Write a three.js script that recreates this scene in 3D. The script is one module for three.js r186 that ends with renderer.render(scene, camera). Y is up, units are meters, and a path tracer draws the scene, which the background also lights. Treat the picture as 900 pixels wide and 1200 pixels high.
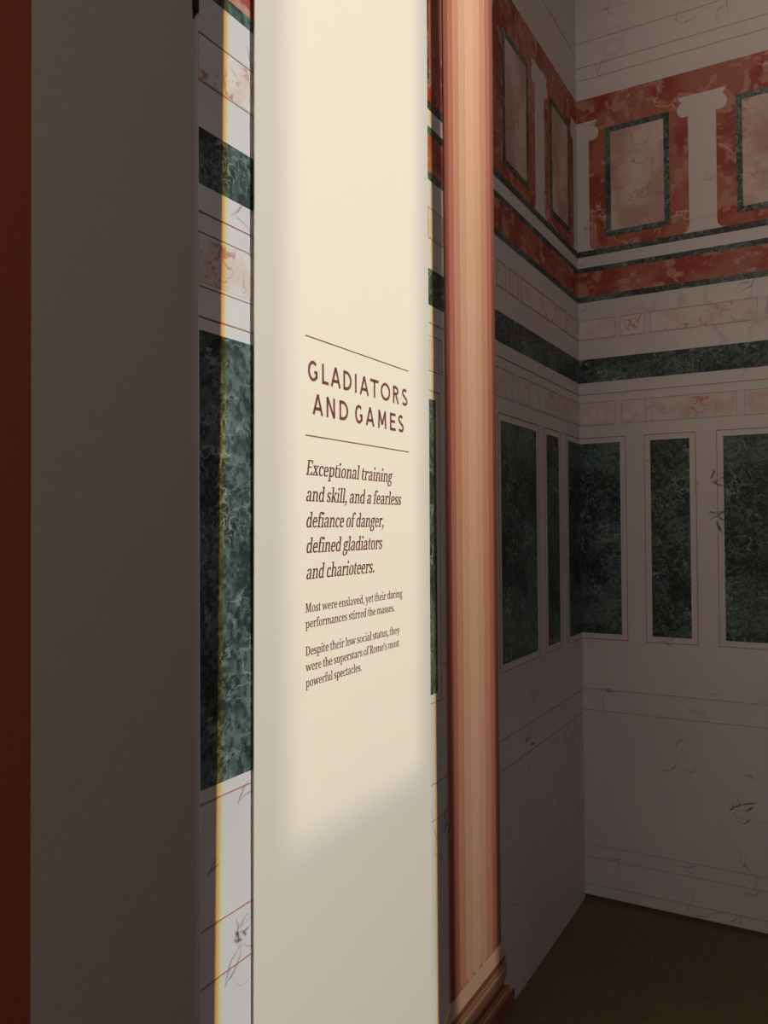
import * as THREE from 'three';
import { FontLoader } from 'three/addons/loaders/FontLoader.js';
import { RectAreaLightUniformsLib } from 'three/addons/lights/RectAreaLightUniformsLib.js';
import { mergeGeometries } from 'three/addons/utils/BufferGeometryUtils.js';

// ------------------------------------------------------------------ camera, exposure, lights of the room
// The marble wall on the left is the plane x = 0 and runs along -z; the back wall stands at z = -BACK.
const scene = new THREE.Scene();
scene.background = new THREE.Color(0x000000);
const BACK = 3.225, CEIL = 4.3, RIGHT = 6.8, FRONT = 2.2;
const camera = new THREE.PerspectiveCamera(65.04, 900 / 1200, 0.05, 60);
camera.position.set(0.9235, 1.5, 0);
{
  const fwd = new THREE.Vector3(-0.49597, 0.018457, -0.86814);
  const right = new THREE.Vector3(0.868205, -0.007031, -0.496156);
  const up = new THREE.Vector3().crossVectors(right, fwd);
  camera.quaternion.setFromRotationMatrix(new THREE.Matrix4().makeBasis(right, up, fwd.clone().negate()));
}
const renderer = new THREE.WebGLRenderer({ antialias: true });
renderer.toneMapping = THREE.LinearToneMapping;
renderer.toneMappingExposure = 1.0;
renderer.shadowMap.enabled = true;
RectAreaLightUniformsLib.init();

const LIGHT = {
  wash: { at: [6.0, 3.3, -1.45], power: 95, tint: [0.97, 1, 0.96] },        // framing projector on panel and wall beside it
  key: { at: [6.0, 3.3, -2.35], power: 40, tint: [1, 0.97, 0.68] },       // second, softer one on the panel only
  column: { at: [2.75, 4.0, -2.0], power: 28, tint: [1, 0.9, 0.78] },        // narrow one on the painted column
  washer: { at: [1.0, 4.05, -1.0], towards: [1.8, 3.0, -BACK], angle: 1.13, power: 3.6, tint: [1, 0.83, 0.69] },   // wide soft spotlight on the back wall
  ceiling: { at: [2.2, CEIL - 0.06, 0.9], size: 0.5, power: 48, tint: [1, 0.92, 0.91] },                          // dim square ceiling lamp behind the viewer
};

// ------------------------------------------------------------------ small helpers
let seed = 7;
const rnd = () => { seed = (seed * 1664525 + 1013904223) >>> 0; return seed / 4294967296; };
const taken = {};
const numbered = (n) => { const k = taken[n] = (taken[n] ?? -1) + 1; return k ? `${n}_${String(k).padStart(3, '0')}` : n; };
function mesh(name, geometry, material, parent = scene) {
  const m = new THREE.Mesh(geometry, material);
  m.name = parent === scene ? numbered(name) : name;
  m.castShadow = m.receiveShadow = true;
  parent.add(m);
  return m;
}
function structure(o) { o.userData.kind = 'structure'; return o; }
function tag(o, label, category, group) { o.userData.label = label; o.userData.category = category; if (group) o.userData.group = group; return o; }
const box = (x0, x1, y0, y1, z0, z1) => new THREE.BoxGeometry(x1 - x0, y1 - y0, z1 - z0).translate((x0 + x1) / 2, (y0 + y1) / 2, (z0 + z1) / 2);
// a flat piece: outline in metres, from height z0 to z1 off its wall; its uv are metres too
function piece(points, z0, z1, holes = []) {
  const s = new THREE.Shape(points.map(([x, y]) => new THREE.Vector2(x, y)));
  for (const h of holes) s.holes.push(new THREE.Path(h.map(([x, y]) => new THREE.Vector2(x, y))));
  return new THREE.ExtrudeGeometry(s, { depth: z1 - z0, bevelEnabled: false }).translate(0, 0, z0);
}
const rect = (x0, x1, y0, y1) => [[x0, y0], [x1, y0], [x1, y1], [x0, y1]];
const grownFrame = (x0, x1, y0, y1, w, z0, z1) => piece(rect(x0, x1, y0, y1), z0, z1, [rect(x0 + w, x1 - w, y0 + w, y1 - w)]);

// ------------------------------------------------------------------ procedural stone
function hash(x, y, s) { let h = Math.imul(x, 374761393) + Math.imul(y, 668265263) + Math.imul(s, 974634777); h = Math.imul(h ^ (h >>> 13), 1274126177); return ((h ^ (h >>> 16)) >>> 0) / 4294967296; }
function noise(x, y, period, s) {                                             // tiling value noise
  const xi = Math.floor(x), yi = Math.floor(y), fx = x - xi, fy = y - yi;
  const u = fx * fx * (3 - 2 * fx), v = fy * fy * (3 - 2 * fy), p = (k) => ((k % period) + period) % period;
  const a = hash(p(xi), p(yi), s), b = hash(p(xi + 1), p(yi), s), c = hash(p(xi), p(yi + 1), s), d = hash(p(xi + 1), p(yi + 1), s);
  return a + (b - a) * u + (c - a) * v + (a - b - c + d) * u * v;
}
function fbm(x, y, freq, octaves, s) {                                        // x, y in 0..1
  let t = 0, a = 0.5, n = 0;
  for (let k = 0; k < octaves; k++) { t += a * noise(x * freq, y * freq, freq, s + k); n += a; a *= 0.5; freq *= 2; }
  return t / n;
}
const clamp = (v) => Math.min(1, Math.max(0, v));
const step = (a, b, v) => { const t = clamp((v - a) / (b - a)); return t * t * (3 - 2 * t); };
const mix3 = (a, b, t) => [a[0] + (b[0] - a[0]) * t, a[1] + (b[1] - a[1]) * t, a[2] + (b[2] - a[2]) * t];
const toByte = (v) => { v = clamp(v); return 255 * (v <= 0.0031308 ? 12.92 * v : 1.055 * v ** (1 / 2.4) - 0.055); };
class Paper {                                                                 // a picture of linear colours
  constructor(size) { this.n = size; this.px = new Float32Array(size * size * 3); }
  fill(f) { const n = this.n; for (let j = 0, k = 0; j < n; j++) for (let i = 0; i < n; i++, k += 3) { const c = f((i + 0.5) / n, (j + 0.5) / n); this.px[k] = c[0]; this.px[k + 1] = c[1]; this.px[k + 2] = c[2]; } return this; }
  dab(x, y, r, color, strength) {                                             // soft wrapped spot, in 0..1
    const n = this.n, cx = x * n, cy = y * n, R = Math.max(0.7, r * n), lo = Math.floor(-R - 1), hi = Math.ceil(R + 1);
    for (let dj = lo; dj <= hi; dj++) for (let di = lo; di <= hi; di++) {
      const i = Math.floor(cx) + di, j = Math.floor(cy) + dj, q = Math.hypot(i + 0.5 - cx, j + 0.5 - cy) / R;
      if (q >= 1) continue;
      const k = ((((j % n) + n) % n) * n + (((i % n) + n) % n)) * 3, w = strength * (1 - q * q);
      for (let c = 0; c < 3; c++) this.px[k + c] += (color[c] - this.px[k + c]) * w;
    }
  }
  vein(x, y, length, width, angle, wander, color, strength) {                 // a wandering line that swells and thins
    const ds = 0.5 / this.n; let a = angle;
    const f1 = 20 + rnd() * 40, p1 = rnd() * 6;
    for (let t = 0; t < length; t += ds) {
      a += (rnd() - 0.5) * wander; a += (angle - a) * 0.03;
      x += Math.cos(a) * ds; y += Math.sin(a) * ds;
      const w = 0.15 + 0.85 * Math.sin(t * f1 * 2.3 + p1) ** 2, e = Math.min(1, t / length * 5, (length - t) / length * 5);
      this.dab(x, y, width * w * e, color, strength * (0.4 + 0.6 * w) * 0.4);
    }
  }
  knot(x, y, r, color) { for (let k = 0; k < 7; k++) this.vein(x + (rnd() - 0.5) * r * 0.5, y + (rnd() - 0.5) * r * 0.5, r * (0.4 + rnd() * 0.7), Math.min(0.0013, r * (0.03 + rnd() * 0.06)), (rnd() - 0.4) * 2.2, 0.7, color, 0.95); }
  texture(metres) {
    const n = this.n, out = new Uint8Array(n * n * 4);
    for (let k = 0, o = 0; k < this.px.length; k += 3, o += 4) { out[o] = toByte(this.px[k]); out[o + 1] = toByte(this.px[k + 1]); out[o + 2] = toByte(this.px[k + 2]); out[o + 3] = 255; }
    const t = new THREE.DataTexture(out, n, n); t.colorSpace = THREE.SRGBColorSpace; t.magFilter = THREE.LinearFilter; t.wrapS = t.wrapT = THREE.RepeatWrapping;
    t.repeat.set(1 / metres, 1 / metres); t.needsUpdate = true; return t;
  }
}
function greyTexture(n, metres, f) {
  const out = new Uint8Array(n * n * 4);
  for (let j = 0, o = 0; j < n; j++) for (let i = 0; i < n; i++, o += 4) { out[o] = out[o + 1] = out[o + 2] = 255 * clamp(f((i + 0.5) / n, (j + 0.5) / n)); out[o + 3] = 255; }
  const t = new THREE.DataTexture(out, n, n); t.magFilter = THREE.LinearFilter; t.wrapS = t.wrapT = THREE.RepeatWrapping; t.repeat.set(1 / metres, 1 / metres); t.needsUpdate = true; return t;
}

const WHITE = [0.69, 0.655, 0.645], VEIN = [0.07, 0.055, 0.065];
// white marble, 3.4 m to the tile; dark knots stand where the photograph shows them (metres along the wall, height)
function whiteMarble(s, veins) {
  const M = 3.4, p = new Paper(1536).fill((x, y) => {
    const wx = x + 0.05 * (fbm(x, y, 6, 3, s) - 0.5), wy = y + 0.05 * (fbm(x, y, 6, 3, s + 9) - 0.5);
    const cloud = fbm(wx, wy, 5, 5, s + 20);
    const r = 1 - Math.abs(2 * fbm(wx, wy, 7, 4, s + 40) - 1);
    const grey = step(0.975, 1, r) * step(0.45, 0.7, fbm(x, y, 9, 2, s + 60)) * 0.3;
    return mix3(mix3(WHITE, [0.61, 0.56, 0.565], step(0.35, 0.75, cloud)), [0.3, 0.27, 0.28], grey);
  });
  for (let k = 0; k < 170; k++) p.vein(rnd(), rnd(), 0.008 + rnd() * 0.024, 0.0004 + rnd() * 0.0007, (rnd() - 0.3) * 1.4, 0.6, VEIN, 0.45);
  for (const [x, y, r, kind] of veins) {
    const X = x / M, Y = y / M, R = r / M;
    if (kind === 'knot') { p.knot(X, Y, R, VEIN); p.vein(X, Y, R * 1.6, 0.0006, -1.5 + rnd(), 0.7, VEIN, 0.9); }
    else for (let k = 0; k < 2; k++) p.vein(X + (rnd() - 0.5) * R * 0.3, Y, R * (0.7 + rnd() * 0.5), 0.0007, kind, 0.6, VEIN, 0.95);
  }
  return p.texture(M);
}
const greenPaper = new Paper(1024).fill((x, y) => {
  const wx = x + 0.06 * (fbm(x, y, 8, 3, 5) - 0.5), wy = y + 0.06 * (fbm(x, y, 8, 3, 15) - 0.5);
  const b = fbm(wx, wy, 6, 5, 100), fine = fbm(x, y, 70, 3, 130);
  let c = mix3([0.010, 0.019, 0.018], [0.098, 0.15, 0.134], step(0.34, 0.70, b * 0.55 + fine * 0.45));
  const r = 1 - Math.abs(2 * fbm(wx, wy, 22, 4, 160) - 1), r2 = 1 - Math.abs(2 * fbm(wx, wy, 60, 2, 190) - 1);
  c = mix3(c, [0.36, 0.43, 0.40], step(0.90, 1, r) * step(0.45, 0.75, fbm(x, y, 10, 3, 210)) * 0.7);
  return mix3(c, [0.33, 0.40, 0.37], step(0.86, 1, r2) * step(0.42, 0.7, fbm(x, y, 14, 3, 240)) * 0.45);
});
for (let k = 0; k < 500; k++) greenPaper.vein(rnd(), rnd(), 0.004 + rnd() * 0.012, 0.0008, rnd() * 6.3, 0.5, [0.36, 0.43, 0.40], 0.5);
for (let k = 0; k < 40; k++) greenPaper.vein(rnd(), rnd(), 0.03 + rnd() * 0.09, 0.0009, rnd() * 6.3, 0.25, [0.42, 0.48, 0.45], 0.4);
const redPaper = new Paper(1024).fill((x, y) => {
  const wx = x + 0.08 * (fbm(x, y, 6, 3, 305) - 0.5), wy = y + 0.08 * (fbm(x, y, 6, 3, 315) - 0.5);
  let c = mix3([0.30, 0.038, 0.023], [0.385, 0.125, 0.083], step(0.36, 0.62, fbm(wx, wy, 7, 5, 320)));
  c = mix3(c, [0.49, 0.26, 0.20], step(0.52, 0.70, fbm(wx, wy, 24, 4, 340)) * 0.8);
  const r = 1 - Math.abs(2 * fbm(wx, wy, 9, 4, 360) - 1);
  return mix3(c, [0.72, 0.52, 0.43], step(0.955, 1, r) * step(0.45, 0.65, fbm(x, y, 9, 3, 380)) * 0.8);
});
for (let k = 0; k < 110; k++) redPaper.vein(rnd(), rnd(), 0.01 + rnd() * 0.05, 0.0015, rnd() * 6.3, 0.7, [0.72, 0.54, 0.45], 0.4);
const pinkPaper = new Paper(1024).fill((x, y) => {
  const wx = x + 0.1 * (fbm(x, y, 6, 3, 405) - 0.5), wy = y + 0.1 * (fbm(x, y, 6, 3, 415) - 0.5);
  let c = mix3([0.48, 0.31, 0.285], [0.65, 0.53, 0.49], step(0.35, 0.65, fbm(wx, wy, 6, 5, 420)));
  const r = 1 - Math.abs(2 * fbm(wx, wy, 8, 4, 440) - 1);
  return mix3(c, [0.40, 0.16, 0.12], step(0.94, 1, r) * step(0.4, 0.62, fbm(x, y, 8, 3, 460)) * 0.6);
});
for (let k = 0; k < 150; k++) pinkPaper.vein(rnd(), rnd(), 0.02 + rnd() * 0.10, 0.0014 + rnd() * 0.0016, 0.9 + (rnd() - 0.5) * 1.4, 0.7, [0.30, 0.12, 0.10], 0.45);
const tilePaper = new Paper(1024).fill((x, y) => {                            // paler pink breccia of the small tiles
  const wx = x + 0.1 * (fbm(x, y, 9, 3, 505) - 0.5), wy = y + 0.1 * (fbm(x, y, 9, 3, 515) - 0.5);
  let c = mix3([0.655, 0.535, 0.49], [0.69, 0.63, 0.61], step(0.38, 0.6, fbm(wx, wy, 12, 4, 520)));
  const r = 1 - Math.abs(2 * fbm(wx, wy, 20, 3, 540) - 1);
  return mix3(c, [0.42, 0.13, 0.09], step(0.9, 1, r) * step(0.5, 0.62, fbm(x, y, 8, 3, 560)) * 0.75);
});
for (let k = 0; k < 130; k++) tilePaper.vein(rnd(), rnd(), 0.01 + rnd() * 0.05, 0.0018, 1.1 + (rnd() - 0.5), 0.9, [0.22, 0.06, 0.06], 0.55);
const floorPaper = new Paper(1024).fill((x, y) => {
  const g = fbm(x, y, 160, 2, 600), b = fbm(x, y, 6, 3, 620);
  return mix3([0.080, 0.056, 0.029], [0.145, 0.103, 0.056], clamp(g * 0.7 + b * 0.4));
});
for (let k = 0; k < 420; k++) floorPaper.dab(rnd(), rnd(), 0.0016 + rnd() * 0.0028, [0.03, 0.022, 0.014], 0.85);

const std = (o) => new THREE.MeshStandardMaterial({ roughness: 0.75, ...o });
const weave = greyTexture(512, 0.12, (x, y) => 0.5 + 0.25 * noise(x * 14, y * 128, 128, 3) * (noise(x * 40, y * 128, 128, 8) - 0.3) + 0.25 * noise(x * 128, y * 128, 128, 5));
const plaster = greyTexture(512, 0.25, (x, y) => fbm(x, y, 40, 4, 71));
const leftVeins = [[2.56, 0.77, 0.10, 'knot'], [2.62, 0.86, 0.2, 1.3], [1.92, 0.70, 0.1, 'knot'], [1.90, 0.62, 0.16, 1.2], [2.78, 2.68, 0.06, 'knot'], [1.10, 1.02, 0.05, 0.6], [1.09, 0.80, 0.06, 'knot'], [1.06, 0.72, 0.07, 0.8], [1.09, 2.05, 0.06, 0.3], [1.13, 2.37, 0.06, -0.7], [1.02, 0.92, 0.04, 1.2], [3.1, 0.62, 0.12, 1.5], [2.9, 0.45, 0.07, 1.4]];
const backVeins = [[0.585, 2.27, 0.06, 'knot'], [0.60, 2.36, 0.16, 0.3], [0.57, 2.44, 0.05, 0.3], [0.50, 1.67, 0.07, 'knot'], [0.50, 1.52, 0.08, 'knot'], [0.56, 0.44, 0.09, 'knot'], [0.57, 0.30, 0.14, -0.5], [0.60, 0.58, 0.06, 0.1], [0.30, 0.55, 0.2, 0.5], [0.08, 0.84, 0.05, 'knot'], [0.40, 0.80, 0.08, 0.1], [0.36, 0.20, 0.08, 0.1], [0.1, 0.18, 0.08, 0.2], [0.58, 0.15, 0.07, 0.3], [0.04, 2.70, 0.05, 'knot'], [0.06, 3.12, 0.05, 0.6], [0.49, 2.8, 0.05, 0.5], [0.60, 2.05, 0.07, 0.6], [0.26, 2.59, 0.07, 0.5], [0.55, 3.40, 0.1, 0.6], [0.10, 3.30, 0.08, 1.4], [0.4, 3.43, 0.12, 0.4], [0.3, 1.05, 0.1, 0.4]];
const MAT = {
  whiteLeft: std({ map: whiteMarble(11, leftVeins), roughness: 0.6 }),
  whiteBack: std({ map: whiteMarble(47, backVeins), roughness: 0.6 }),
  green: std({ map: greenPaper.texture(0.62), roughness: 0.55 }),
  red: std({ map: redPaper.texture(0.8), roughness: 0.6 }),
  pink: std({ map: pinkPaper.texture(0.7), roughness: 0.6 }),
  tile: std({ map: tilePaper.texture(0.6), roughness: 0.6 }),
  rule: std({ color: new THREE.Color().setRGB(0.46, 0.20, 0.165) }),
  tileRule: std({ color: new THREE.Color().setRGB(0.50, 0.31, 0.27) }),
  faint: std({ color: new THREE.Color().setRGB(0.46, 0.37, 0.35) }),
  floor: std({ map: floorPaper.texture(1.3), roughness: 0.9 }),
  grey: std({ color: new THREE.Color().setRGB(0.465, 0.415, 0.325), roughness: 0.85, bumpMap: plaster, bumpScale: 0.0006 }),
  redPaint: std({ color: new THREE.Color().setRGB(0.33, 0.066, 0.024), roughness: 0.85, bumpMap: plaster, bumpScale: 0.0006 }),
  darkPaint: std({ color: new THREE.Color().setRGB(0.055, 0.05, 0.047), roughness: 0.9 }),
  skirting: std({ color: new THREE.Color().setRGB(0.10, 0.072, 0.04), roughness: 0.9 }),
  black: std({ color: new THREE.Color().setRGB(0.012, 0.011, 0.011), roughness: 0.6 }),
  edge: std({ color: new THREE.Color().setRGB(0.66, 0.60, 0.60), roughness: 0.5 }),
  cream: std({ color: new THREE.Color().setRGB(0.72, 0.635, 0.55), roughness: 0.8, bumpMap: weave, bumpScale: 0.0004 }),
  ink: std({ color: new THREE.Color().setRGB(0.15, 0.034, 0.03), roughness: 0.7 }),
  metal: std({ color: new THREE.Color().setRGB(0.02, 0.02, 0.02), roughness: 0.5, metalness: 0.6 }),
};

// ------------------------------------------------------------------ the room
const plain = (name, g, m) => structure(mesh(name, g, m));
const floor = plain('floor', box(-0.4, RIGHT + 0.2, -0.2, 0, -BACK - 0.4, FRONT + 0.2), MAT.floor);
{ const uv = floor.geometry.attributes.uv, p = floor.geometry.attributes.position; for (let k = 0; k < p.count; k++) uv.setXY(k, p.getX(k), -p.getZ(k)); }
plain('ceiling', box(-0.4, RIGHT + 0.2, CEIL, CEIL + 0.2, -BACK - 0.4, FRONT + 0.2), MAT.darkPaint);
plain('wall_right', box(RIGHT, RIGHT + 0.2, 0, CEIL, -BACK - 0.4, FRONT + 0.2), MAT.darkPaint);
plain('wall_front', box(-0.4, RIGHT, 0, CEIL, FRONT, FRONT + 0.2), MAT.darkPaint);

// the left wall and the things on it are drawn in (metres along the wall, height); turned so that x runs along -z
const onLeft = (o) => { o.rotation.y = Math.PI / 2; return o; };
const L0 = 1.0, TOP = CEIL;
const wallLeft = onLeft(plain('wall_left', piece(rect(L0, BACK + 0.2, 0, TOP), -0.2, 0), MAT.whiteLeft));
const wallBack = plain('wall_back', piece(rect(0, RIGHT, 0.021, TOP), -0.2, 0), MAT.whiteBack);
wallBack.position.z = -BACK;
const ledge = plain('baseboard_back', box(0, RIGHT, 0, 0.021, -BACK - 0.2, -BACK - 0.004), MAT.skirting);
const pier = onLeft(plain('wall_pier', piece(rect(0.684, 0.989, 0, TOP), -0.2, 0), MAT.grey));
const outer = onLeft(plain('wall_entrance', piece(rect(-FRONT, 0.684, 0, TOP), -0.2, 0.0), MAT.redPaint));
const gap = onLeft(plain('trim_1', piece(rect(0.989, 0.9975, 0, TOP), -0.2, -0.02), MAT.black));
const clip = mesh('clip', piece([[0.987, 2.36], [0.9995, 2.36], [0.9995, 2.46], [0.987, 2.46]], -0.02, 0.004), MAT.black, gap);
const lip = onLeft(plain('trim_2', piece(rect(0.9975, L0 + 0.0005, 0, TOP), -0.2, 0.0012), MAT.edge));

// ------------------------------------------------------------------ marble inlay, the same scheme on both walls
const Z1 = 0.0006, Z2 = 0.0012, Z3 = 0.0018;
function band(wall, x0, x1, y0, y1, m, name, z = Z1) { return mesh(name, piece(rect(x0, x1, y0, y1), 0, z), m, wall); }
function hline(wall, x0, x1, y, w, m) { return mesh('rule', piece(rect(x0, x1, y - w / 2, y + w / 2), 0, Z2), m, wall); }
function inlay(wall, spans, opts) {
  for (const [x0, x1] of spans) {
    band(wall, x0, x1, 3.141, 3.234, MAT.red, 'red_frieze_band');
    band(wall, x0, x1, 2.590, 2.613, MAT.green, 'green_fillet');
    band(wall, x0, x1, 2.524, 2.545, MAT.green, 'green_fillet');
    band(wall, x0, x1, 2.427, 2.524, MAT.red, 'red_band');
    band(wall, x0, x1, 2.404, 2.427, MAT.green, 'green_fillet');
    band(wall, x0, x1, 2.076, 2.171, MAT.green, 'green_band');
    for (const [y, m] of opts.lines) hline(wall, x0, x1, y, 0.0019, m);
  }
  for (const [x0, x1] of opts.fields) {                                       // red fields between the colonnettes, lower corners cut
    const r = 0.026, f = [[x0 + r, 2.6135]];
    f.push([x1 - r, 2.6135]); for (let k = 1; k <= 5; k++) { const a = k / 5 * Math.PI / 2; f.push([x1 - r + Math.sin(a) * r, 2.6135 + r - Math.cos(a) * r]); }
    f.push([x1, 3.1405], [x0, 3.1405]); for (let k = 0; k < 5; k++) { const a = k / 5 * Math.PI / 2; f.push([x0 + r - Math.cos(a) * r, 2.6135 + r - Math.sin(a) * r]); }
    mesh('red_field', piece(f, 0, Z1), MAT.red, wall);
  }
  for (const [x0, x1] of opts.frames) {
    const p = mesh('pink_panel', piece(rect(x0 + 0.02, x1 - 0.02, 2.676, 3.077), 0, Z2), MAT.pink, wall);
    mesh('green_frame', grownFrame(x0, x1, 2.656, 3.098, 0.0215, 0, Z3), MAT.green, p);
  }
  for (const c of opts.colonnettes) mesh('colonnette', colonnette(c, opts.from, opts.to), opts.white, wall);
  for (const [x0, x1, o0, o1] of opts.dado) {
    mesh('green_panel', piece(rect(x0, x1, 1.068, 1.830), 0, Z1), MAT.green, wall);
    const a = Math.max(opts.from, x0 - 0.0235), b = Math.min(opts.to, x1 + 0.0235), w = 0.0022;
    const hl = (y) => mesh('panel_rule', piece(rect(a, b, y - w / 2, y + w / 2), 0, Z2), MAT.rule, wall);
    hl(1.8525); hl(1.0455);
    if (a > opts.from) mesh('panel_rule', piece(rect(a, a + w, 1.0455, 1.8525), 0, Z2), MAT.rule, wall);
    if (b < opts.to) mesh('panel_rule', piece(rect(b - w, b, 1.0455, 1.8525), 0, Z2), MAT.rule, wall);
  }
  for (const [rows, y0, y1, o] of [[opts.row1, 2.254, 2.328, 0.004], [opts.row2, 1.911, 1.988, 0.0075]]) for (const [x0, x1] of rows) {
    const t = mesh('pink_tile', piece(rect(x0, x1, y0, y1), 0, Z1), MAT.tile, wall);
    const a = Math.max(opts.from, x0 - o), b = Math.min(opts.to, x1 + o), w = 0.0016;
    mesh('tile_rule', piece(rect(a, b, y0 - o, y1 + o), 0, Z2, [rect(a + w, b - w, y0 - o + w, y1 + o - w)]), MAT.tileRule, t);
  }
}
function colonnette(c, from, to) {                                            // half of an Ionic outline, mirrored, cut at the room corner
  const half = [[0.050, 3.063], [0.062, 3.060], [0.075, 3.063], [0.085, 3.072], [0.0895, 3.086], [0.088, 3.100], [0.081, 3.112], [0.072, 3.117], [0.078, 3.123], [0.086, 3.1405]];
  const foot = [[0.049, 2.645], [0.052, 2.630], [0.060, 2.620], [0.072, 2.6135]];
  const right = [...foot.slice().reverse(), ...half].map(([x, y]) => [x, y]);
  const all = [...right.map(([x, y]) => [c + x, y]), ...right.slice().reverse().map(([x, y]) => [c - x, y])].map(([x, y]) => [Math.min(to, Math.max(from, x)), y]);
  const out = all.filter((p, k) => { const q = all[(k + 1) % all.length]; return Math.hypot(p[0] - q[0], p[1] - q[1]) > 1e-6; });
  return piece(out, 0, Z2);
}
inlay(wallLeft, [[L0, BACK]], {
  from: L0, to: BACK, white: MAT.whiteLeft,
  lines: [[3.42, MAT.faint], [2.029, MAT.rule], [0.838, MAT.rule], [0.745, MAT.rule], [0.172, MAT.faint]],
  frames: [[1.145, 1.385], [1.627, 1.867], [2.396, 2.638], [2.876, 3.118]],
  fields: [[1.06, 1.457], [1.555, 1.965], [2.285, 2.710], [2.812, 3.178]],
  colonnettes: [1.506, 2.761, BACK - 0.001],
  dado: [[1.0, 1.22], [1.33, 1.47], [1.57, 1.892], [2.354, 2.686], [2.801, 2.940], [3.060, BACK]],
  row1: [[L0, 1.30], [1.55, 1.84], [1.86, 1.94], [2.33, 2.41], [2.44, 2.52], [2.555, 2.93], [2.968, 3.055], [3.08, BACK]],
  row2: [[L0, 1.30], [1.60, 1.93], [2.31, 2.46], [2.525, 2.605], [2.645, 2.935], [2.972, 3.050], [3.090, BACK]],
});
const per = (a, b, step, n) => Array.from({ length: n }, (_, k) => [a + step * k, b + step * k]);
inlay(wallBack, [[0, RIGHT]], {
  from: 0, to: RIGHT, white: MAT.whiteBack,
  lines: [[3.47, MAT.faint], [3.368, MAT.faint], [3.315, MAT.faint], [2.029, MAT.rule], [0.845, MAT.faint], [0.76, MAT.faint], [0.222, MAT.faint], [0.172, MAT.faint], [0.065, MAT.faint]],
  frames: per(0.116, 0.363, 0.484, 8), fields: per(0.042, 0.432, 0.484, 8).map(([a, b]) => [a, b]),
  colonnettes: Array.from({ length: 8 }, (_, k) => k ? -0.002 + 0.484 * k : 0.001),
  dado: [[0, 0.160], ...per(0.2765, 0.4205, 0.706, 5), ...per(0.540, 0.868, 0.706, 5)],
  row1: [[0, 0.145], [0.170, 0.258], [0.287, 0.66], [0.70, 0.79], [0.82, 1.20], [1.23, 1.32], [1.35, 1.73]],
  row2: [[0, 0.137], [0.176, 0.256], [0.291, 0.583], [0.624, 0.90], [0.94, 1.02], [1.06, 1.35], [1.39, 1.66]],
});

// ------------------------------------------------------------------ printed column beside the text panel
// A flat cut-out graphic: stylised fluted column, printed in flat tones of terracotta, one tone to a flute.
{
  const col = onLeft(new THREE.Group()); col.name = 'printed_column'; scene.add(col);
  tag(col, 'flat cut-out graphic of a fluted terracotta column on the marble wall', 'column');
  const C = 2.124, T = 0.004, tone = (r, g, b) => std({ color: new THREE.Color().setRGB(r, g, b), roughness: 0.7 });
  const tones = [tone(0.70, 0.44, 0.29), tone(0.65, 0.375, 0.24), tone(0.56, 0.265, 0.165), tone(0.43, 0.155, 0.10), tone(0.28, 0.082, 0.058)];
  const pale = [tone(0.83, 0.56, 0.385), tone(0.77, 0.475, 0.315), tone(0.68, 0.355, 0.235), tone(0.54, 0.225, 0.155)];
  const mid = tone(0.48, 0.23, 0.15), deep = tone(0.27, 0.085, 0.058), tan = tone(0.66, 0.455, 0.32);
  const edges = [-0.176, -0.147, -0.116, -0.077, -0.031, 0.023, 0.069, 0.112, 0.145, 0.174];
  mesh('shaft', piece([[C - 0.178, 0.19], [C + 0.184, 0.19], [C + 0.176, TOP], [C - 0.174, TOP]], Z3, T), tones[3], col);
  for (let k = 0; k < 9; k++) {
    const x0 = C + edges[k], x1 = C + edges[k + 1], m = tones[Math.abs(k - 4)], end = k === 0 || k === 8 ? 0.195 : 0.236, n = 6, pts = [];
    const f = k === 0 || k === 8 ? 0 : 0.0035, a = x0 + f, b = x1, r = (b - a) / 2 - 0.001;
    for (let i = 0; i <= n; i++) { const t = i / n * Math.PI; pts.push([a + 0.001 + r - Math.cos(t) * r, end + (end > 0.2 ? (1 - Math.sin(t)) * 0.022 : 0)]); }
    mesh('flute', piece([...pts, [b, TOP - 0.005], [a, TOP - 0.005]], T, T + 0.0006), m, col);
    if (k && k < 9) mesh('fillet', piece(rect(x0, x0 + 0.0035, 0.235, TOP - 0.005), T, T + 0.0008), pale[k <= 4 ? Math.min(3, 4 - k) : k - 5], col);
  }
  // base: bands between stepped outlines
  const sym = (rows) => [...rows.map(([x, y]) => [C + x, y]), ...rows.slice().reverse().map(([x, y]) => [C - x, y])];
  const ring = (rows, z, m, name) => mesh(name, piece(sym(rows), Z3, z), m, col);
  ring([[0.150, 0.236], [0.178, 0.238], [0.20, 0.215], [0.226, 0.192], [0.226, 0.187], [0.197, 0.187]].reverse(), T + 0.0008, tan, 'shaft_foot');
  ring([[0.222, 0.187], [0.212, 0.172], [0.200, 0.168]].reverse(), T + 0.0004, deep, 'cavetto');
  ring([[0.200, 0.168], [0.222, 0.160], [0.228, 0.140], [0.222, 0.120], [0.204, 0.111]].reverse(), T + 0.0012, mid, 'torus');
  ring([[0.208, 0.151], [0.208, 0.142]].reverse(), T + 0.0018, tan, 'highlight_stripe');
  ring([[0.204, 0.111], [0.206, 0.098], [0.224, 0.090]].reverse(), T + 0.0004, deep, 'scotia');
  ring([[0.224, 0.090], [0.246, 0.080], [0.250, 0.062], [0.240, 0.050]].reverse(), T + 0.0012, mid, 'torus');
  ring([[0.225, 0.075], [0.225, 0.066]].reverse(), T + 0.0018, tan, 'highlight_stripe');
  ring([[0.240, 0.050], [0.290, 0.048], [0.292, 0.001]].reverse(), T + 0.0008, deep, 'plinth');
}

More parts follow.
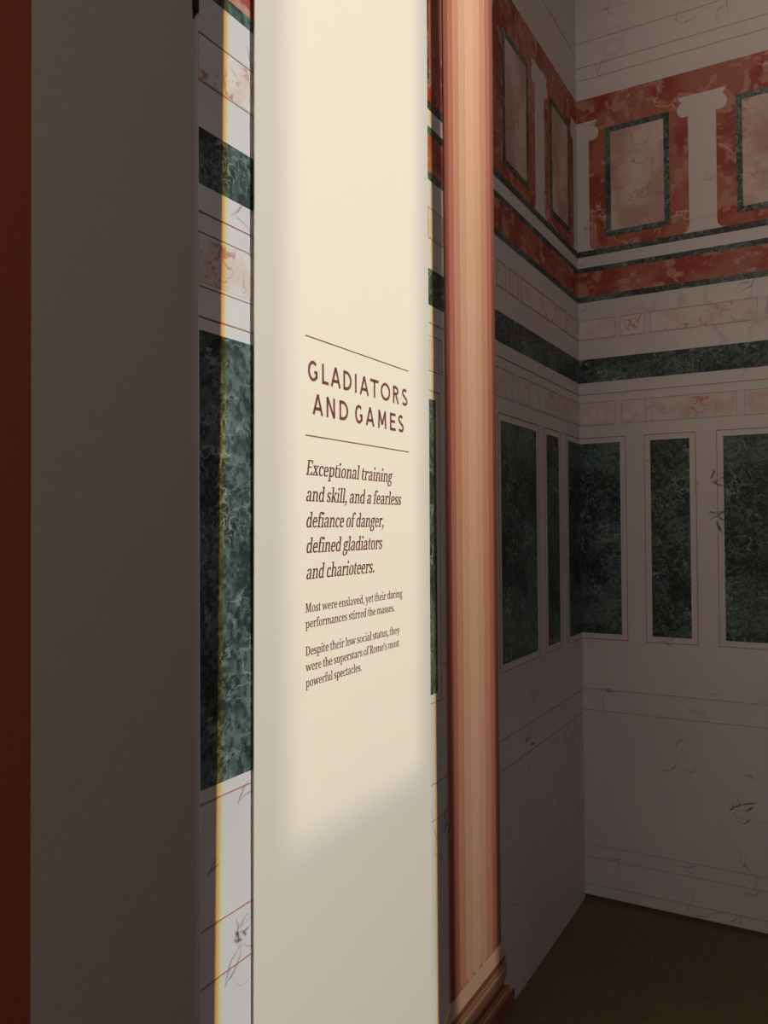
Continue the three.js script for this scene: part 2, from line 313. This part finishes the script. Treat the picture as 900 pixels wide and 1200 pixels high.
// ------------------------------------------------------------------ text panel
const font = {};
for (const f of ['serif_regular']) font[f] = await new FontLoader().loadAsync(`fonts/droid/droid_${f}.typeface.json`);
{
  const panel = new THREE.Group(); panel.name = 'text_panel'; scene.add(panel);
  panel.rotation.set(0.0027, Math.PI / 2, 0, 'YXZ');                          // leans out a little towards its top
  panel.position.set(0.0046, 0, 0.0025);
  tag(panel, 'tall cream exhibition text panel with maroon lettering standing off the marble wall', 'text panel');
  const F = 0.0;                                                              // the front face
  const uLeft = (y) => 1.132 + 0.0045 * (y - 0.77), UR = 1.838, Y0 = 0.06, Y1 = 3.62;
  mesh('board', piece([[uLeft(Y0), Y0], [UR, Y0], [UR, Y1], [uLeft(Y1), Y1]], F - 0.0025, F), MAT.cream, panel);
  for (const u of [1.3, 1.66]) mesh('mounting_batten', piece([[u, 0.3], [u + 0.03, 0.3], [u + 0.03, 3.4], [u, 3.4]], F - 0.0035, F - 0.0024), MAT.black, panel);
  // a line of type between u0 and u1: capitals keep their shape, small letters get the low waist of an old-style face
  const text = (name, s, u0, u1, y, cap, slant, bold) => {
    const data = font.serif_regular.data, tall = (c) => { const g = new THREE.ShapeGeometry(font.serif_regular.generateShapes(c, 1), 5); g.computeBoundingBox(); return g.boundingBox.max.y; };
    const capital = tall('E'), waist = tall('x'), low = 0.67 * capital / waist, high = (capital * 1.03 - waist * low) / (tall('d') - waist), k = cap / capital, gs = [];
    let pen = 0;
    for (const c of s) {
      const glyph = data.glyphs[c] ?? data.glyphs["'"];
      if (c !== ' ') {
        const g = new THREE.ShapeGeometry(font.serif_regular.generateShapes(c, 1), 5), p = g.attributes.position, small = c === c.toLowerCase();
        for (let n = 0; n < p.count; n++) {
          let Y = p.getY(n); if (small) Y = Y < 0 ? Y * 0.95 : Y < waist ? Y * low : waist * low + (Y - waist) * high;
          p.setXY(n, p.getX(n) + pen, Y);
        }
        gs.push(g);
      }
      pen += glyph.ha / data.resolution * (c === ' ' ? 0.85 : 1);
    }
    const one = mergeGeometries(gs); one.computeBoundingBox();
    const b = one.boundingBox, p = one.attributes.position, sx = (u1 - u0) / (b.max.x - b.min.x);
    for (let n = 0; n < p.count; n++) { const Y = p.getY(n) * k; p.setXYZ(n, u0 + (p.getX(n) - b.min.x) * sx + slant * Y, y + Y, F + 0.0003); }
    return mesh(name, mergeGeometries([one.clone().translate(-bold, 0, 0), one.translate(bold, 0, 0)]), MAT.ink, panel);
  };
  for (const y of [1.8785, 1.6815]) mesh('rule', piece(rect(1.2946, 1.727, y - 0.0012, y + 0.0012), F, F + 0.0003), MAT.ink, panel);
  // title capitals, drawn as strokes of an even geometric sans
  const W = 0.0067, H = 0.0415;
  function stroke(points, close) {                                            // a ribbon of width W along points
    const n = points.length, pos = [], idx = [];
    for (let k = 0; k < n; k++) {
      const a = points[Math.max(0, k - 1)], b = points[Math.min(n - 1, k + 1)], l = Math.hypot(b[0] - a[0], b[1] - a[1]), nx = -(b[1] - a[1]) / l * W / 2, ny = (b[0] - a[0]) / l * W / 2;
      pos.push(points[k][0] + nx, points[k][1] + ny, 0, points[k][0] - nx, points[k][1] - ny, 0);
      if (k) { const i = 2 * k; idx.push(i - 2, i - 1, i, i, i - 1, i + 1); }
    }
    const g = new THREE.BufferGeometry(); g.setAttribute('position', new THREE.Float32BufferAttribute(pos, 3)); g.setIndex(idx); g.computeVertexNormals(); return g;
  }
  const arc = (cx, cy, rx, ry, a0, a1, n = 22) => Array.from({ length: n + 1 }, (_, k) => { const a = (a0 + (a1 - a0) * k / n) * Math.PI / 180; return [cx + Math.cos(a) * rx, cy + Math.sin(a) * ry]; });
  const h = W / 2;
  const letters = {
    G: (w) => [arc(w / 2, H / 2, w / 2 - h, H / 2 - h, 48, 328), [[w * 0.94 - h, H * 0.16], [w * 0.94 - h, H * 0.47]], [[w * 0.62, H * 0.45], [w * 0.94, H * 0.45]]],
    L: (w) => [[[h, 0], [h, H]], [[0, h], [w, h]]],
    A: (w) => [[[h * 0.9, 0], [w / 2, H]], [[w - h * 0.9, 0], [w / 2, H]], [[w * 0.22, H * 0.3], [w * 0.78, H * 0.3]]],
    D: (w) => [[[h, 0], [h, H]], [[h, H - h], [w * 0.35, H - h], ...arc(w * 0.35, H / 2, w * 0.65 - h, H / 2 - h, 84, -84), [w * 0.35, h], [h, h]]],
    I: (w) => [[[w / 2, 0], [w / 2, H]]],
    T: (w) => [[[w / 2, 0], [w / 2, H]], [[0, H - h], [w, H - h]]],
    O: (w) => [arc(w / 2, H / 2, w / 2 - h, H / 2 - h, 0, 360, 32)],
    R: (w) => [[[h, 0], [h, H]], [[h, H - h], [w * 0.4, H - h], ...arc(w * 0.42, H * 0.73, w * 0.5 - h, H * 0.27 - h, 84, -84, 14), [w * 0.4, H * 0.46 + h], [h, H * 0.46 + h]], [[w * 0.48, H * 0.48], [w - h, 0]]],
    S: (w) => [[...arc(w / 2, H * 0.74, w * 0.46 - h, H * 0.26 - h, 35, 245, 16), ...arc(w / 2, H * 0.27, w * 0.5 - h, H * 0.27 - h, 65, -150, 16)]],
    N: (w) => [[[h, 0], [h, H]], [[w - h, 0], [w - h, H]], [[h, H], [w - h, 0]]],
    M: (w) => [[[h * 1.5, 0], [w * 0.17, H]], [[w - h * 1.5, 0], [w * 0.83, H]], [[w * 0.16, H * 0.97], [w / 2, H * 0.22]], [[w * 0.84, H * 0.97], [w / 2, H * 0.22]]],
    E: (w) => [[[h, 0], [h, H]], [[h, H - h], [w, H - h]], [[h, H * 0.52], [w * 0.9, H * 0.52]], [[h, h], [w, h]]],
  };
  const title = (chars, spots, y) => {
    const gs = [];
    [...chars].forEach((c, k) => { const [a, b] = spots[k]; for (const s of letters[c](b - a)) gs.push(stroke(s).translate(a, y, F + 0.0003)); });
    mesh('title_word', mergeGeometries(gs), MAT.ink, panel);
  };
  title('GLADIATORS', [[1.303, 1.3385], [1.3525, 1.376], [1.3844, 1.422], [1.4326, 1.4653], [1.479, 1.4859], [1.4991, 1.5374], [1.544, 1.5813], [1.5909, 1.635], [1.6488, 1.6778], [1.6915, 1.7208]], 1.7912);
  title('AND', [[1.3189, 1.3556], [1.3683, 1.4], [1.4168, 1.4514]], 1.7255);
  title('GAMES', [[1.4791, 1.512], [1.5244, 1.5616], [1.5765, 1.6178], [1.6336, 1.6607], [1.6726, 1.7007]], 1.7255);
  for (const [s, u1, y] of [['Exceptional training', 1.643, 1.6035], ['and skill, and a fearless', 1.686, 1.5515], ['defiance of danger,', 1.603, 1.500], ['defined gladiators', 1.595, 1.4497], ['and charioteers.', 1.560, 1.398]])
    text('lead_line', s, 1.2955, u1 - 0.003, y, 0.0300, 0.2, 0.0007);
  for (const [s, u1, y] of [['Most were enslaved, yet their daring', 1.6895, 1.333], ['performances stirred the masses.', 1.651, 1.3025], ['Despite their low social status, they', 1.675, 1.2485], ['were the superstars of Rome\u2019s most', 1.672, 1.218], ['powerful spectacles.', 1.5017, 1.1872]])
    text('body_line', s, 1.2925, u1, y, 0.0182, 0, 0.0003);
}

// ------------------------------------------------------------------ lamps near the ceiling
const track = mesh('lighting_track', mergeGeometries([box(5.97, 6.03, CEIL - 0.07, CEIL, -3.0, 1.0)]), MAT.metal);
tag(track, 'black ceiling track carrying the two panel spotlights', 'track');
const track2 = mesh('lighting_track', box(2.72, 2.78, CEIL - 0.07, CEIL, -3.0, 1.0), MAT.metal);
tag(track2, 'black ceiling track carrying the column spotlight', 'track');
// A framing projector: red, green and blue emitters behind four shutter blades. The emitters sit at slightly different depths, so the framed edge has a colour fringe.
const EMITTERS = [[1, 0.46, 0.12], [0, 0.54, 0.08], [0, 0, 0.80]];                 // warm, green and blue; together white
function projector(label, L, quad, d, radii, depths) {
  const g = new THREE.Group(); g.name = numbered('framing_spotlight'); scene.add(g);
  const at = new THREE.Vector3(...L.at); g.position.copy(at); tag(g, label, 'spotlight', 'framing spotlights on the ceiling tracks');
  const corners = quad.map(([u, y]) => new THREE.Vector3(0, y, -u).sub(at));
  const axis = new THREE.Vector3(); for (const c of corners) axis.add(c.clone().normalize()); axis.normalize();
  const hole = corners.map((c) => c.clone().multiplyScalar(d / c.dot(axis)));
  const mid = hole.reduce((a, b) => a.add(b), new THREE.Vector3()).multiplyScalar(0.25);
  const reach = Math.max(...hole.map((p) => p.clone().addScaledVector(axis, -d).length())) + 0.03;
  hole.forEach((a, k) => {                                                    // one blade along each side of the opening
    const b = hole[(k + 1) % 4], e = b.clone().sub(a).normalize(), out = new THREE.Vector3().crossVectors(e, axis).normalize();
    if (out.dot(mid.clone().sub(a)) > 0) out.negate();
    const z = axis.clone().multiplyScalar(0.0008 * k), p = [a.clone().addScaledVector(e, -reach * 2.2), b.clone().addScaledVector(e, reach * 2.2)];
    const q = [p[0], p[1], p[1].clone().addScaledVector(out, reach * 2), p[0].clone().addScaledVector(out, reach * 2)];
    const lo = q.map((v) => v.clone().add(z)), hi = lo.map((v) => v.clone().addScaledVector(axis, 0.0006)), v = [...lo, ...hi].flatMap((w) => w.toArray());
    const geo = new THREE.BufferGeometry(); geo.setAttribute('position', new THREE.Float32BufferAttribute(v, 3));
    geo.setIndex([0, 2, 1, 0, 3, 2, 4, 5, 6, 4, 6, 7, 0, 1, 5, 0, 5, 4, 1, 2, 6, 1, 6, 5, 2, 3, 7, 2, 7, 6, 3, 0, 4, 3, 4, 7]);
    mesh('shutter_blade', geo.toNonIndexed(), MAT.metal, g).geometry.computeVertexNormals();
  });
  const turn = new THREE.Quaternion().setFromUnitVectors(new THREE.Vector3(0, 1, 0), axis), R = reach + 0.005;
  const can = new THREE.LatheGeometry([[0.0, -0.12], [R * 0.8, -0.12], [R, -0.08], [R, d - 0.001], [R + 0.004, d - 0.001], [R + 0.004, -0.084], [R * 0.82, -0.125], [0, -0.125]].map(([x, y]) => new THREE.Vector2(x, y)), 40).applyQuaternion(turn);
  mesh('housing', can, MAT.metal, g);
  const lens = new THREE.CylinderGeometry(0.02, 0.02, 0.004, 24).translate(0, -0.03, 0).applyQuaternion(turn);
  mesh('led_lamp', lens, std({ color: 0xffffff, emissive: new THREE.Color(1, 0.95, 0.88), emissiveIntensity: 2 }), g);
  const stem = CEIL - L.at[1] - 0.07;
  mesh('stem', new THREE.CylinderGeometry(0.012, 0.012, stem - R, 16).translate(0, R + (stem - R) / 2, 0), MAT.metal, g);
  depths.forEach((shift, k) => {
    const s = new THREE.SpotLight(new THREE.Color(...EMITTERS[k].map((v, c) => v * L.tint[c])), L.power, 0, Math.min(1.2, Math.atan(reach / d) + 0.06), 0, 2);
    s.position.copy(axis).multiplyScalar(shift * d); s.target.position.copy(axis).multiplyScalar(1);
    s.castShadow = true; s.shadow.mapSize.set(2048, 2048); s.shadow.camera.near = 0.02; s.shadow.radius = radii[k] / 0.02;
    g.add(s, s.target);
  });
  return g;
}
projector('black framing spotlight washing the text panel and the marble beside it', LIGHT.wash, [[1.018, 0.172], [1.884, 0.172], [1.884, 3.5], [1.0796, 3.5]], 0.15, [0.00006, 0.00014, 0.00022], [0.003, -0.016, -0.030]);
projector('black framing spotlight with soft edges aimed at the text panel', LIGHT.key, [[1.225, 0.88], [1.785, 0.88], [1.785, 3.4], [1.225, 3.4]], 0.15, [0.0012, 0.0012, 0.0012], [-0.004, 0, 0.012]);
projector('black framing spotlight aimed at the printed column', LIGHT.column, [[1.985, 0.13], [2.275, 0.13], [2.315, 3.7], [1.925, 3.7]], 0.15, [0.0010, 0.0010, 0.0010], [0, 0, 0]);

{
  const L = LIGHT.ceiling, g = new THREE.Group(); g.name = 'ceiling_lamp'; scene.add(g); g.position.set(...L.at);
  tag(g, 'dim square ceiling lamp above the entrance', 'lamp');
  const s = L.size / 2, c = new THREE.Color(...L.tint);
  mesh('rim', piece(rect(-s - 0.02, s + 0.02, -s - 0.02, s + 0.02), 0, 0.06, [rect(-s, s, -s, s)]).rotateX(-Math.PI / 2), MAT.metal, g);
  mesh('lamp_diffuser', box(-s, s, 0.02, 0.03, -s, s), std({ color: 0xffffff, emissive: c, emissiveIntensity: 0.2 }), g);
  const a = new THREE.RectAreaLight(c, L.power, L.size, L.size); a.position.y = 0.012; a.rotation.x = -Math.PI / 2; g.add(a);
}
{
  const L = LIGHT.washer, g = new THREE.Group(); g.name = 'wall_washer_spotlight'; scene.add(g); g.position.set(...L.at);
  tag(g, 'black ceiling spotlight washing the upper marble back wall', 'spotlight');
  const axis = new THREE.Vector3(...L.towards).sub(g.position).normalize(), turn = new THREE.Quaternion().setFromUnitVectors(new THREE.Vector3(0, 1, 0), axis), c = new THREE.Color(...L.tint);
  mesh('housing', new THREE.LatheGeometry([[0, -0.14], [0.05, -0.14], [0.06, -0.12], [0.07, 0], [0.066, 0], [0.056, -0.115], [0, -0.13]].map(([x, y]) => new THREE.Vector2(x, y)), 32).applyQuaternion(turn), MAT.metal, g);
  mesh('lamp_lens', new THREE.CylinderGeometry(0.062, 0.062, 0.006, 32).translate(0, -0.008, 0).applyQuaternion(turn), std({ color: 0xffffff, emissive: c, emissiveIntensity: 1 }), g);
  const top = CEIL - L.at[1];
  mesh('stem', new THREE.CylinderGeometry(0.01, 0.01, top - 0.05, 12).translate(0, 0.05 + (top - 0.05) / 2, 0).translate(-axis.x * 0.07, 0, -axis.z * 0.07), MAT.metal, g);
  const l = new THREE.SpotLight(c, L.power, 0, L.angle, 1, 2); l.position.copy(axis).multiplyScalar(0.06); l.target.position.copy(axis).multiplyScalar(2);
  l.castShadow = true; l.shadow.mapSize.set(1024, 1024); l.shadow.radius = 2.5; g.add(l, l.target);
}

for (const [o, label, category] of [[floor, 'dark brown speckled floor', 'floor'], [scene.getObjectByName('ceiling'), 'dark painted ceiling', 'ceiling'], [scene.getObjectByName('wall_right'), 'plain dark wall opposite the text panel', 'wall'],
  [scene.getObjectByName('wall_front'), 'plain dark wall opposite the marble back wall', 'wall'], [wallLeft, 'marble-print wall that carries the text panel and the printed column', 'wall'], [wallBack, 'marble-print wall meeting the text panel wall at the corner', 'wall'],
  [ledge, 'low brown skirting under the marble back wall', 'baseboard'], [pier, 'plain greige wall strip between the red wall and the marble', 'wall'], [outer, 'dark red painted wall beside the greige strip', 'wall'], [gap, 'narrow black joint between greige strip and marble', 'trim'], [lip, 'thin pale edging along the marble next to the black joint', 'trim']]) tag(o, label, category);
scene.traverse((o) => { if (o.isMesh) o.castShadow = o.receiveShadow = true; });
renderer.render(scene, camera);
